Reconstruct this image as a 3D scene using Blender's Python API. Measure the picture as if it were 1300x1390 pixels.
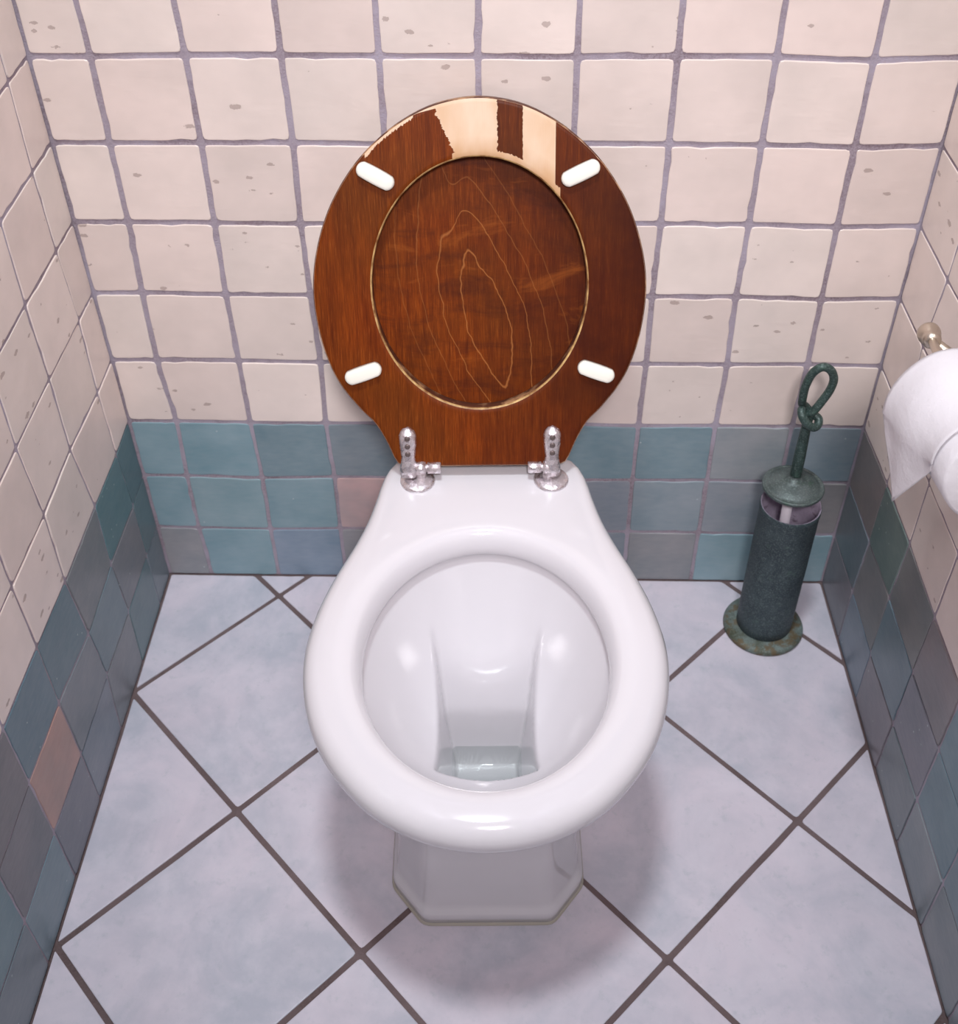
import bpy, bmesh, math, random
from mathutils import Vector, Matrix
random.seed(11)
D = bpy.data; C = bpy.context.scene.collection; SC = bpy.context.scene
for o in list(D.objects): D.objects.remove(o)

# ---------------------------------------------------------------- camera
cam = D.cameras.new('camera'); co = D.objects.new('camera', cam); C.objects.link(co); SC.camera = co
R_, U_, F_ = Vector((0.9996, 0.0270, -0.0103)), Vector((-0.0108, 0.6796, 0.7335)), Vector((-0.0268, 0.7331, -0.6796))
F_.normalize(); U_ = (U_ - F_*U_.dot(F_)).normalized(); R_ = F_.cross(U_)
m = Matrix((R_, U_, -F_)).transposed().to_4x4(); m.translation = (0.0144, -1.2099, 1.3247)
co.matrix_world = m
cam.sensor_fit = 'HORIZONTAL'; cam.sensor_width = 36.0; cam.lens = 1609.117/1300*36
cam.shift_x = 0.0; cam.shift_y = -45/1300
cam.clip_start = 0.02
cam.dof.use_dof = True; cam.dof.focus_distance = 1.22; cam.dof.aperture_fstop = 10.0

# ---------------------------------------------------------------- world, lamps, exposure
w = D.worlds.new('world'); SC.world = w; w.use_nodes = True
w.node_tree.nodes['Background'].inputs[0].default_value = (0.9, 0.88, 0.95, 1)
w.node_tree.nodes['Background'].inputs[1].default_value = 0.2
def area(name, loc, rot, size, power, col, shape='DISK', size_y=None):
    l = D.lights.new(name, 'AREA'); l.energy = power; l.color = col; l.shape = shape; l.size = size
    if size_y: l.size_y = size_y
    o = D.objects.new(name, l); C.objects.link(o); o.location = loc; o.rotation_euler = rot
    return o
LAMP = (-0.06, -0.76, 2.96)
area('ceiling_lamp_light', (LAMP[0], LAMP[1], 2.865), (0, 0, 0), 0.26, 32.0, (0.885, 0.965, 0.995))
fill = area('fill_light', (0.10, -1.60, 1.85), (math.radians(48), 0, math.radians(4)), 0.22, 2.25, (1.0, 0.95, 0.98), 'RECTANGLE', 0.22)  # added fill from behind the camera, no doorway there; lifts the back wall
fill.data.spread = math.radians(52)
SC.view_settings.view_transform = 'Standard'; SC.view_settings.look = 'None'
SC.view_settings.gamma = 1.0; SC.view_settings.use_curve_mapping = False
SC.view_settings.exposure = 0.0

# ---------------------------------------------------------------- node helpers
def srgb(r, g, b):
    f = lambda c: (c/255/12.92) if c/255 <= 0.04045 else ((c/255+0.055)/1.055)**2.4
    return (f(r), f(g), f(b), 1)
class NT:
    def __init__(s, name):
        s.m = D.materials.new(name); s.m.use_nodes = True; s.t = s.m.node_tree; s.n = s.t.nodes; s.l = s.t.links
        s.b = s.n['Principled BSDF']
    def node(s, typ, **kw):
        n = s.n.new(typ)
        for k, v in kw.items():
            if k.startswith('i_'):
                key = k[2:]; key = int(key) if key.isdigit() else key.replace('_', ' ')
                s.put(n.inputs[key], v)
            else: setattr(n, k, v)
        return n
    def put(s, sock, v):
        if isinstance(v, bpy.types.NodeSocket): s.l.new(v, sock)
        else: sock.default_value = v
    def math(s, op, a, b=0.0, c=0.0, clamp=False):
        n = s.n.new('ShaderNodeMath'); n.operation = op; n.use_clamp = clamp
        s.put(n.inputs[0], a); s.put(n.inputs[1], b); s.put(n.inputs[2], c); return n.outputs[0]
    def mix(s, f, a, b, mode='MIX'):
        n = s.n.new('ShaderNodeMix'); n.data_type = 'RGBA'; n.blend_type = mode
        s.put(n.inputs[0], f); s.put(n.inputs[6], a); s.put(n.inputs[7], b); return n.outputs[2]
    def noise(s, vec, scale, detail=3, rough=0.5, dist=0.0):
        n = s.n.new('ShaderNodeTexNoise'); s.l.new(vec, n.inputs['Vector'])
        n.inputs['Scale'].default_value = scale; n.inputs['Detail'].default_value = detail
        n.inputs['Roughness'].default_value = rough; n.inputs['Distortion'].default_value = dist
        return n.outputs['Fac']
    def ramp(s, f, a, b, ca=(0,0,0,1), cb=(1,1,1,1)):
        n = s.n.new('ShaderNodeValToRGB'); s.put(n.inputs[0], f)
        e = n.color_ramp.elements; e[0].position = a; e[1].position = b; e[0].color = ca; e[1].color = cb
        return n.outputs[0]
    def map(s, vec, scale=(1,1,1), loc=(0,0,0)):
        n = s.n.new('ShaderNodeMapping'); s.l.new(vec, n.inputs[0]); n.inputs['Scale'].default_value = scale
        s.put(n.inputs['Location'], loc) ; return n.outputs[0]
    def bump(s, h, dist, strength=1.0, prev=None):
        n = s.n.new('ShaderNodeBump'); s.put(n.inputs['Height'], h); n.inputs['Distance'].default_value = dist
        n.inputs['Strength'].default_value = strength
        if prev: s.l.new(prev, n.inputs['Normal'])
        return n.outputs[0]
    def set(s, **kw):
        for k, v in kw.items(): s.put(s.b.inputs[k.replace('_', ' ')], v)
        return s.m
    def coord(s, which='Object', rnd=True):
        tc = s.n.new('ShaderNodeTexCoord').outputs[which]
        if not rnd: return tc
        oi = s.n.new('ShaderNodeObjectInfo')
        r = s.math('MULTIPLY', oi.outputs['Random'], 37.0)
        n = s.n.new('ShaderNodeVectorMath'); n.operation = 'ADD'; s.l.new(tc, n.inputs[0]); s.l.new(r, n.inputs[1])
        return n.outputs[0]

M = {}
def tile_mat(name, rough, pits):
    t = NT(name); v = t.coord(); col = t.n.new('ShaderNodeObjectInfo').outputs['Color']
    n1 = t.noise(v, 13, 3, 0.55); n2 = t.noise(t.map(v, (1, 1, 3)), 60, 3)
    c = t.mix(t.ramp(n1, 0.3, 0.7), t.mix(1.0, col, (0.92, 0.92, 0.91, 1) if pits else (0.80, 0.86, 0.88, 1), 'MULTIPLY'), t.mix(1.0, col, (1.06, 1.05, 1.04, 1) if pits else (1.25, 1.12, 1.10, 1), 'MULTIPLY'))
    c = t.mix(t.math('MULTIPLY', n2, 0.12), c, srgb(235, 225, 220))
    h = t.math('ADD', t.math('MULTIPLY', t.noise(v, 22, 2), 1.0), t.math('MULTIPLY', n2, 0.22))
    if pits:
        vm = t.map(v, (48, 48, 96))
        d = t.n.new('ShaderNodeTexVoronoi'); t.l.new(vm, d.inputs['Vector']); d.inputs['Scale'].default_value = 1.0
        sep = t.node('ShaderNodeSeparateColor'); t.l.new(d.outputs['Color'], sep.inputs[0])
        dd = t.math('ADD', d.outputs['Distance'], t.math('MULTIPLY', t.noise(v, 210, 4, 0.7), 0.55))
        rad = t.math('MULTIPLY', t.math('POWER', sep.outputs[1], 2.5), 0.30)
        pit = t.math('MULTIPLY', t.math('LESS_THAN', dd, t.math('ADD', rad, 0.27)), t.math('GREATER_THAN', sep.outputs[0], 0.72))
        c = t.mix(t.math('MULTIPLY', pit, 0.5), c, srgb(140, 115, 108))
        h = t.math('SUBTRACT', h, t.math('MULTIPLY', pit, 0.6))
        r = t.math('ADD', rough, t.math('MULTIPLY', pit, 0.3))
    else:
        d = t.n.new('ShaderNodeTexVoronoi'); t.l.new(v, d.inputs['Vector']); d.inputs['Scale'].default_value = 55
        sep = t.node('ShaderNodeSeparateColor'); t.l.new(d.outputs['Color'], sep.inputs[0])
        pit = t.math('MULTIPLY', t.math('LESS_THAN', d.outputs['Distance'], 0.07), t.math('GREATER_THAN', sep.outputs[0], 0.85))
        c = t.mix(t.math('MULTIPLY', pit, 0.6), c, srgb(200, 210, 210))
        r = t.math('ADD', rough, t.math('MULTIPLY', n2, 0.12))
    return t.set(Base_Color=c, Roughness=r, Normal=t.bump(h, 0.0014, 0.7))
M['beige'] = tile_mat('beige_glaze', 0.33, True)
M['teal'] = tile_mat('teal_glaze', 0.26, False)

def grout_mat(name, a, b, c2):
    t = NT(name); v = t.coord('Object', False)
    n = t.noise(v, 9, 4, 0.6); g = t.noise(v, 420, 3, 0.7)
    c = t.mix(t.ramp(n, 0.38, 0.62), a, b); dk = t.noise(v, 30, 4, 0.7)
    c = t.mix(t.math('MULTIPLY', t.ramp(dk, 0.54, 0.68), 0.45), c, srgb(104, 88, 96) if name == 'lavender_grout' else srgb(74, 58, 56))
    c = t.mix(t.ramp(g, 0.35, 0.7), c, c2)
    return t.set(Base_Color=c, Roughness=0.9, Normal=t.bump(g, 0.0012, 0.8))
M['grout'] = grout_mat('lavender_grout', srgb(142, 126, 134), srgb(180, 172, 188), srgb(176, 164, 174))
M['grout_floor'] = grout_mat('brown_grout', srgb(92, 76, 76), srgb(122, 105, 106), srgb(108, 92, 92))
M['plaster'] = NT('cream_plaster').set(Base_Color=srgb(232, 222, 218), Roughness=0.85)

def floor_mat():
    t = NT('marbled_floor_tile'); v = t.coord()
    a = t.noise(v, 7, 5, 0.62, 0.6); b = t.noise(v, 26, 5, 0.65); p = t.noise(v, 4, 2)
    c = t.mix(t.ramp(a, 0.36, 0.64), srgb(184, 186, 198), srgb(214, 206, 217))
    c = t.mix(t.math('MULTIPLY', t.ramp(b, 0.42, 0.72), 0.45), c, srgb(222, 216, 226))
    c = t.mix(t.math('MULTIPLY', t.ramp(p, 0.45, 0.75), 0.35), c, srgb(216, 200, 210))
    s = t.noise(v, 75, 3, 0.7); c = t.mix(t.math('MULTIPLY', t.ramp(s, 0.58, 0.72), 0.25), c, srgb(160, 172, 178))
    return t.set(Base_Color=c, Roughness=t.math('ADD', 0.36, t.math('MULTIPLY', b, 0.2)), Normal=t.bump(b, 0.0006, 0.5))
M['floor'] = floor_mat()

def porcelain():
    t = NT('white_porcelain'); m_ = t.set(Base_Color=srgb(216, 213, 217), Roughness=0.12)
    t.b.inputs['Coat Weight'].default_value = 0.5; t.b.inputs['Coat Roughness'].default_value = 0.04
    return m_
M['porcelain'] = porcelain()
t = NT('water'); tr = t.node('ShaderNodeBsdfTransparent'); tr.inputs[0].default_value = (0.84, 0.87, 0.86, 1)
gl = t.node('ShaderNodeBsdfGlossy'); gl.inputs['Roughness'].default_value = 0.02
fr = t.node('ShaderNodeFresnel'); fr.inputs[0].default_value = 1.33
mx = t.node('ShaderNodeMixShader'); t.l.new(fr.outputs[0], mx.inputs[0]); t.l.new(tr.outputs[0], mx.inputs[1]); t.l.new(gl.outputs[0], mx.inputs[2])
t.l.new(mx.outputs[0], t.n['Material Output'].inputs[0]); M['water'] = t.m
t = NT('limescale_glaze'); M['stain'] = t.set(Base_Color=srgb(178, 172, 160), Roughness=0.5)

def wood_mat(name, wear):
    t = NT(name); uv = t.n.new('ShaderNodeTexCoord').outputs['UV']
    sx = t.node('ShaderNodeSeparateXYZ'); t.l.new(uv, sx.inputs[0]); X, Y = sx.outputs[0], sx.outputs[1]
    fine = t.noise(t.map(uv, (900, 40, 1)), 1.0, 4, 0.6)
    mid = t.noise(t.map(uv, (140, 9, 1)), 1.0, 4, 0.6, 0.6)
    big = t.noise(t.map(uv, (9, 8, 1)), 1.0, 3, 0.5)
    burl = t.noise(t.map(uv, (10, 30, 1), (3.3, 1.7, 0)), 1.0, 5, 0.65, 0.7)
    c = t.mix(t.ramp(mid, 0.3, 0.7), srgb(90, 32, 5), srgb(134, 60, 12))
    c = t.mix(t.math('MULTIPLY', t.ramp(big, 0.35, 0.65), 0.6), c, srgb(94, 50, 12))
    c = t.mix(t.math('MULTIPLY', t.ramp(fine, 0.42, 0.72), 0.6), c, srgb(66, 22, 5))
    c = t.mix(t.math('MULTIPLY', t.ramp(fine, 0.28, 0.42, (1,1,1,1), (0,0,0,1)), 0.4), c, srgb(158, 88, 36))
    # purple-brown tone, darker toward the right, broken up by noise
    sp = t.math('ADD', t.math('MULTIPLY', X, 5.2), t.math('SUBTRACT', t.math('MULTIPLY', t.noise(t.map(uv, (9, 9, 1), (1.3, 0, 0)), 1.0, 5, 0.65), 1.5), 0.57))
    c = t.mix(t.math('MULTIPLY', t.math('MAXIMUM', sp, 0.0), 0.9, clamp=True), c, srgb(60, 22, 10))
    if wear == 'lid':
        c = t.mix(t.math('MULTIPLY', t.ramp(burl, 0.50, 0.70), 0.75), c, srgb(62, 24, 12))
        c = t.mix(t.math('MULTIPLY', t.ramp(burl, 0.28, 0.42, (1,1,1,1), (0,0,0,1)), 0.4), c, srgb(156, 84, 30))
        # cathedral figure: contour lines of a long leaf-shaped field
        nz = t.math('MULTIPLY', t.math('SUBTRACT', t.noise(t.map(uv, (20, 20, 1)), 1.0, 3), 0.5), 0.9)
        nz2 = t.math('MULTIPLY', t.math('SUBTRACT', t.noise(t.map(uv, (60, 45, 1)), 1.0, 3), 0.5), 0.20)
        cx = t.math('ADD', X, t.math('MULTIPLY', t.math('SUBTRACT', Y, 0.175), 0.26))
        ex = t.math('POWER', t.math('DIVIDE', t.math('ABSOLUTE', t.math('ADD', cx, -0.004)), 0.027), 1.4)
        ey = t.math('POWER', t.math('DIVIDE', t.math('ABSOLUTE', t.math('SUBTRACT', Y, 0.175)), 0.085), 1.6)
        f = t.math('ADD', t.math('ADD', t.math('ADD', ex, ey), nz), nz2)
        gx = t.math('DIVIDE', t.math('ADD', X, 0.032), 0.011)                 # the notch at the top of the outer figure
        notch = t.math('MULTIPLY', t.math('POWER', 2.718, t.math('MULTIPLY', t.math('MULTIPLY', gx, gx), -1.0)), t.math('MULTIPLY', t.math('SUBTRACT', Y, 0.245), 16.0, clamp=True))
        f = t.math('ADD', f, t.math('MULTIPLY', notch, 1.1))
        line = None
        for lv, wd, st in ((0.85, 0.045, 0.9), (2.1, 0.05, 0.8), (3.6, 0.06, 0.45), (5.3, 0.07, 0.3)):
            d = t.math('SUBTRACT', 1.0, t.math('DIVIDE', t.math('ABSOLUTE', t.math('SUBTRACT', f, lv)), wd), clamp=True)
            d = t.math('MULTIPLY', d, st); line = d if line is None else t.math('MAXIMUM', line, d)
        c = t.mix(t.math('MULTIPLY', line, 0.65), c, srgb(176, 112, 60))
    if wear == 'seat':
        jag = t.math('SUBTRACT', t.noise(t.map(uv, (40, 260, 1)), 1.0, 4, 0.65), 0.5)
        jagy = t.math('SUBTRACT', t.noise(t.map(uv, (420, 30, 1)), 1.0, 3, 0.65), 0.5)
        up = t.math('GREATER_THAN', Y, 0.30)
        left = t.math('ADD', t.math('ADD', -0.0465, t.math('MULTIPLY', t.math('MAXIMUM', t.math('SUBTRACT', 0.4, Y), 0.0), 0.47)), t.math('MULTIPLY', jag, 0.012))
        m1 = t.math('MULTIPLY', t.math('GREATER_THAN', X, left), t.math('LESS_THAN', X, t.math('ADD', 0.0175, t.math('MULTIPLY', jag, 0.006))))
        m2 = t.math('MULTIPLY', t.math('GREATER_THAN', X, t.math('ADD', 0.0440, t.math('MULTIPLY', jag, 0.003))), t.math('LESS_THAN', X, 0.0785))
        bare = t.math('MULTIPLY', t.math('ADD', m1, m2, clamp=True), up)
        # worn band along the inner rim between the patches and ragged chips at the outer edge
        at = t.node('ShaderNodeAttribute', attribute_name='rim'); A = at.outputs['Fac']
        inr = t.math('MULTIPLY', t.math('GREATER_THAN', X, -0.03), t.math('LESS_THAN', X, 0.084))
        inr = t.math('MULTIPLY', t.math('MULTIPLY', inr, up), t.math('LESS_THAN', A, t.math('ADD', 0.10, t.math('MULTIPLY', jagy, 0.1))))
        wid = t.math('MULTIPLY', t.math('SUBTRACT', t.noise(t.map(uv, (16, 16, 1), (.4, .1, 0)), 1.0, 2), 0.52), 0.22)
        chipw = t.math('MULTIPLY', t.math('MULTIPLY', t.math('GREATER_THAN', X, -0.122), t.math('LESS_THAN', X, -0.070)), 0.13)
        chipz = t.math('MULTIPLY', chipw, up)
        thr = t.math('SUBTRACT', t.math('SUBTRACT', 0.998, t.math('MULTIPLY', t.math('ADD', jagy, 0.35), chipz)), t.math('MULTIPLY', t.math('MAXIMUM', wid, 0.0), t.math('MULTIPLY', up, 1.6)))
        chip = t.math('GREATER_THAN', A, thr)
        bare = t.math('ADD', t.math('ADD', bare, inr), chip, clamp=True)
        bn = t.noise(t.map(uv, (30, 14, 1)), 1.0, 3)
        bc = t.mix(t.ramp(bn, 0.35, 0.75), srgb(224, 198, 172), srgb(212, 174, 138))
        low = t.math('MULTIPLY', t.math('SUBTRACT', 1.0, t.math('DIVIDE', A, 0.35), clamp=True), t.math('ADD', bn, 0.1))
        bc = t.mix(t.math('MULTIPLY', low, 0.9, clamp=True), bc, srgb(176, 122, 62))
        c = t.mix(bare, c, bc)
    m_ = t.set(Base_Color=c, Roughness=0.42, Normal=t.bump(fine, 0.0003, 0.5)); t.b.inputs['Specular IOR Level'].default_value = 0.14
    return m_
M['wood_seat'] = wood_mat('worn_stained_wood', 'seat')
M['wood_lid'] = wood_mat('stained_wood', 'lid')
def edge_wood():
    t = NT('worn_wood_edge'); v = t.coord('Object', False)
    n = t.noise(v, 60, 4, 0.6); return t.set(Base_Color=t.mix(t.ramp(n, 0.35, 0.62), srgb(122, 76, 36), srgb(206, 170, 112)), Roughness=0.5)
M['wood_edge'] = edge_wood()
def side_wood():
    t = NT('stained_wood_edge'); v = t.coord('Object', False)
    n = t.noise(v, 45, 4, 0.6); return t.set(Base_Color=t.mix(t.ramp(n, 0.5, 0.62), srgb(84, 44, 28), srgb(170, 128, 92)), Roughness=0.5)
M['wood_side'] = side_wood()
M['rubber'] = NT('ivory_rubber').set(Base_Color=srgb(236, 234, 222), Roughness=0.3)
def chrome():
    t = NT('pitted_chrome'); v = t.coord('Object', False)
    n = t.noise(v, 330, 4, 0.7); n2 = t.noise(v, 110, 4, 0.6)
    k = t.ramp(n2, 0.46, 0.62)
    t.set(Base_Color=t.mix(k, srgb(236, 230, 234), srgb(176, 164, 166)), Metallic=t.math('SUBTRACT', 0.95, t.math('MULTIPLY', k, 0.45)),
          Roughness=t.math('ADD', 0.2, t.math('MULTIPLY', k, 0.3)), Normal=t.bump(n, 0.0008, 0.6)); return t.m
M['chrome'] = chrome()
M['screw'] = NT('corroded_screw').set(Base_Color=srgb(110, 98, 96), Metallic=0.7, Roughness=0.45)
def verdigris(name, a, b, c3, patch, rough=0.6, metal=0.25):
    t = NT(name); v = t.coord('Object', False)
    n = t.noise(v, 26, 5, 0.65, 0.4); n2 = t.noise(v, 70, 4, 0.6); f = t.noise(v, 500, 2)
    c = t.mix(t.ramp(n, 0.35, 0.65), a, b); c = t.mix(t.math('MULTIPLY', t.ramp(f, 0.5, 0.75), 0.35), c, srgb(150, 170, 165))
    c = t.mix(t.math('MULTIPLY', t.ramp(n2, patch, patch+0.1), 0.75), c, c3)
    return t.set(Base_Color=c, Metallic=metal, Roughness=rough, Normal=t.bump(t.math('ADD', f, n2), 0.0006, 0.5))
M['patina'] = verdigris('dark_green_patina', srgb(50, 62, 68), srgb(72, 86, 90), srgb(92, 118, 106), 0.64)
M['patina_base'] = verdigris('mottled_verdigris', srgb(74, 78, 62), srgb(124, 138, 136), srgb(104, 84, 54), 0.50)
M['patina_lid'] = verdigris('green_grey_patina', srgb(62, 74, 72), srgb(92, 102, 102), srgb(58, 84, 70), 0.6, 0.45)
M['patina_rod'] = verdigris('green_patina_rod', srgb(42, 60, 56), srgb(64, 84, 80), srgb(74, 106, 92), 0.58, 0.45)
M['inner_metal'] = verdigris('pitted_violet_metal', srgb(160, 146, 166), srgb(200, 186, 206), srgb(110, 96, 112), 0.55, 0.7)
M['plastic'] = NT('white_plastic').set(Base_Color=srgb(226, 220, 228), Roughness=0.35)
M['bristle'] = NT('white_bristle').set(Base_Color=srgb(210, 206, 206), Roughness=0.8)
def paper():
    t = NT('tissue_paper'); v = t.coord('Object', False)
    n = t.noise(v, 55, 4, 0.6); f = t.noise(v, 600, 2)
    vo = t.n.new('ShaderNodeTexVoronoi'); t.l.new(v, vo.inputs['Vector']); vo.inputs['Scale'].default_value = 24
    sep = t.node('ShaderNodeSeparateColor'); t.l.new(vo.outputs['Color'], sep.inputs[0])
    mk = t.math('MULTIPLY', t.math('LESS_THAN', t.math('ADD', vo.outputs['Distance'], t.math('MULTIPLY', t.noise(v, 130, 2), 0.3)), 0.34), t.math('GREATER_THAN', sep.outputs[0], 0.70))
    c = t.mix(t.math('MULTIPLY', mk, 0.5), srgb(222, 218, 222), srgb(192, 196, 224))
    t.set(Base_Color=c, Roughness=0.9, Normal=t.bump(t.math('ADD', n, t.math('MULTIPLY', f, 0.15)), 0.002, 0.6))
    return t.m
M['paper'] = paper()
M['card'] = NT('cardboard').set(Base_Color=srgb(170, 150, 130), Roughness=0.9)
t = NT('brushed_nickel'); t.set(Base_Color=srgb(205, 192, 176), Metallic=0.9, Roughness=0.28); M['nickel'] = t.m
t = NT('lamp_glass'); t.set(Base_Color=(1, 1, 1, 1)); t.b.inputs['Emission Color'].default_value = (1, .94, .95, 1); t.b.inputs['Emission Strength'].default_value = 3.0; M['lamp'] = t.m
M['white_paint'] = NT('white_paint').set(Base_Color=srgb(238, 236, 234), Roughness=0.5)

# ---------------------------------------------------------------- mesh helpers
def link(name, mesh, mats, parent=None, smooth=False, loc=None):
    for mm in (mats if isinstance(mats, (list, tuple)) else [mats]): mesh.materials.append(mm)
    if smooth: mesh.shade_smooth()
    o = D.objects.new(name, mesh); C.objects.link(o)
    if loc is not None: o.location = loc
    if parent: o.parent = parent
    return o
def world_loc(o):
    v = Vector(o.location)
    while o.parent: o = o.parent; v += o.location
    return v
def part(name, vs, fs, mats, parent=None, smooth=True, mi=None):
    """verts in WORLD space; object placed at their centre"""
    c = Vector((0, 0, 0))
    for v in vs: c += Vector(v)
    c /= len(vs)
    base = world_loc(parent) if parent else Vector((0, 0, 0))
    me = D.meshes.new(name); me.from_pydata([tuple(Vector(v)-c) for v in vs], [], fs)
    o = link(name, me, mats, parent, smooth, c-base)
    if mi:
        for p, k in zip(me.polygons, mi): p.material_index = k
    return o
def thing(name, label, cat, loc, group=None):
    o = D.objects.new(name, None); C.objects.link(o); o.location = loc; o.empty_display_size = 0.05
    o['label'] = label; o['category'] = cat
    if group: o['group'] = group
    return o
def struct(name, label=None):
    pass
def fix_normals(me):
    bm = bmesh.new(); bm.from_mesh(me); bmesh.ops.recalc_face_normals(bm, faces=bm.faces); bm.to_mesh(me); bm.free()
def loft(rings, cap0=True, cap1=True, closed=True):
    n = len(rings[0]); vs = [v for r in rings for v in r]; fs = []
    for i in range(len(rings)-1):
        for j in range(n if closed else n-1):
            a = i*n+j; b = i*n+(j+1) % n; fs.append((a, b, b+n, a+n))
    if cap0: fs.append(tuple(range(n-1, -1, -1)))
    if cap1: fs.append(tuple(range((len(rings)-1)*n, len(rings)*n)))
    return vs, fs
def frame(d):
    d = Vector(d).normalized(); a = Vector((0, 0, 1)) if abs(d.z) < 0.9 else Vector((1, 0, 0))
    x = a.cross(d).normalized(); return x, d.cross(x), d
def lathe(prof, origin, axis=(0, 0, 1), n=40, cap0=True, cap1=True):
    x, y, d = frame(axis); o = Vector(origin); rings = []
    for r, h in prof:
        rings.append([o + d*h + (x*math.cos(2*math.pi*k/n)+y*math.sin(2*math.pi*k/n))*r for k in range(n)])
    return loft(rings, cap0, cap1)
def tube(path, rad, n=12):
    rings = []; P = [Vector(p) for p in path]; up = None
    for i, p in enumerate(P):
        d = (P[min(i+1, len(P)-1)]-P[max(i-1, 0)]).normalized()
        if up is None: x, y, _ = frame(d)
        else:
            x = (up - d*up.dot(d)).normalized(); y = d.cross(x)
        up = x; r = rad[i] if isinstance(rad, (list, tuple)) else rad
        rings.append([p + (x*math.cos(2*math.pi*k/n)+y*math.sin(2*math.pi*k/n))*r for k in range(n)])
    return loft(rings)
def catmull(pts, k=8, closed=False):
    P = [Vector(p) for p in pts]; n = len(P); out = []
    for i in range(n if closed else n-1):
        g = lambda j: P[j % n] if closed else P[max(0, min(n-1, j))]
        a, b, c, d = g(i-1), g(i), g(i+1), g(i+2)
        for s in range(k):
            u = s/k; out.append(0.5*((2*b)+(c-a)*u+(2*a-5*b+4*c-d)*u*u+(3*b-a-3*c+d)*u**3))
    if not closed: out.append(P[-1])
    return out
def smoothstep(a, b, x):
    u = max(0, min(1, (x-a)/(b-a))); return u*u*(3-2*u)

# ---------------------------------------------------------------- room shell
XL, XR, SL, SR = -0.5008, 0.4808, -0.0117, 0.0283
RZ = {1: .8055, 2: .7065, 3: .6063, 4: .5070, 5: .4045, 6: .3022, 7: .2025, 8: .1010, 9: 0.0}
for k in range(0, -4, -1): RZ[k] = RZ[k+1] + 0.1
CX = [-.4378, -.335, -.2322, -.1281, -.024, .08, .1841, .2859, .3871]
LC = [.0631, .1695, .2835, .3897, .4974] + [.4974+.107*i for i in range(1, 9)]
RC = [.1092, .2155, .3255] + [.3255+.107*i for i in range(1, 11)]
DEPTH = 1.72; HT = 3.0
BK = {(1,0):(-.4343,.805),(1,1):(-.3333,.8067),(1,2):(-.2319,.8068),(1,6):(.1837,.8061),(1,7):(.286,.8057),(1,8):(.3871,.8016),(2,0):(-.4357,.7066),(2,1):(-.3333,.707),(2,2):(-.2307,.7074),(2,6):(.1839,.707),(2,7):(.2853,.7065),(2,8):(.3872,.7039),(3,0):(-.4362,.6064),(3,1):(-.3347,.6061),(3,2):(-.2337,.6053),(3,6):(.1845,.6077),(3,7):(.2859,.6073),(3,8):(.3872,.6044),(4,0):(-.4401,.5079),(4,1):(-.337,.5062),(4,6):(.1834,.5071),(4,7):(.2843,.5079),(4,8):(.3875,.5045),(5,0):(-.442,.4051),(5,1):(-.3364,.4047),(5,2):(-.2309,.4035),(5,6):(.185,.4047),(5,7):(.2873,.4049),(5,8):(.3885,.4063),(6,0):(-.4361,.3023),(6,1):(-.3361,.301),(6,2):(-.2343,.301),(6,7):(.2853,.3031),(6,8):(.3863,.3036),(7,0):(-.4394,.2026),(7,1):(-.3334,.1999),(7,7):(.286,.2049),(8,0):(-.4401,.0994),(8,1):(-.3352,.0988),(8,7):(.2861,.1018)}
LM = {(2,0):(.0662,.706),(3,0):(.0649,.6072),(3,1):(.1734,.6087),(4,0):(.0589,.5079),(4,1):(.1731,.5089),(4,2):(.289,.5081),(5,0):(.0651,.403),(5,1):(.1778,.408),(6,0):(.0639,.299),(6,1):(.1625,.3002),(6,2):(.2888,.3004),(6,3):(.3901,.3048),(6,4):(.4999,.3069),(7,0):(.0587,.1999),(7,1):(.1692,.2028),(7,2):(.2789,.1944),(7,3):(.392,.2052),(7,4):(.4997,.2072),(8,0):(.0604,.1033),(8,1):(.1632,.1013),(8,2):(.2717,.1024)}
RM = {(3,0):(.1082,.6051),(4,0):(.0966,.5084),(6,0):(.1132,.3068),(7,0):(.1133,.2042),(8,0):(.1092,.1018),(6,1):(.2183,.3081),(7,1):(.2132,.2069),(8,1):(.2144,.0982),(6,2):(.3266,.3026)}

def slab(name, corners, normal, thick, mat, label=None):
    """a wall or floor slab: front quad corners, thickness away from the room"""
    n = Vector(normal).normalized(); vs = [Vector(c) for c in corners] + [Vector(c)-n*thick for c in corners]
    fs = [(0,1,2,3),(7,6,5,4),(0,4,5,1),(1,5,6,2),(2,6,7,3),(3,7,4,0)]
    me = D.meshes.new(name); me.from_pydata([tuple(v) for v in vs], [], fs); fix_normals(me)
    o = link(name, me, mat); o['kind'] = 'structure'
    if label: o['label'] = label
    return o
REC = 0.0014                         # grout lies this deep below the tile faces
xl = lambda s: XL + SL*s
xr = lambda s: XR + SR*s
E_ = DEPTH
TOPT = RZ[-3]
wall_back = slab('wall_back', [(XL-.1, REC, 0), (XR+.1, REC, 0), (XR+.1, REC, HT), (XL-.1, REC, HT)], (0, -1, 0), .1, M['grout'], 'tiled back wall, cream tiles above three rows of teal tiles')
wall_left = slab('wall_left', [(xl(0)-REC, 0.0, 0), (xl(E_)-REC, -E_, 0), (xl(E_)-REC, -E_, HT), (xl(0)-REC, 0.0, HT)], (1, SL, 0), .1, M['grout'], 'tiled left side wall, cream above teal')
wall_right = slab('wall_right', [(xr(0)+REC, 0.0, 0), (xr(E_)+REC, -E_, 0), (xr(E_)+REC, -E_, HT), (xr(0)+REC, 0.0, HT)], (-1, SR, 0), .1, M['grout'], 'tiled right side wall, cream above teal')
M['plaster_dim'] = NT('greige_plaster').set(Base_Color=srgb(150, 142, 140), Roughness=0.85)  # tone of the unseen front wall, darkened to cut bounce light
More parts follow.
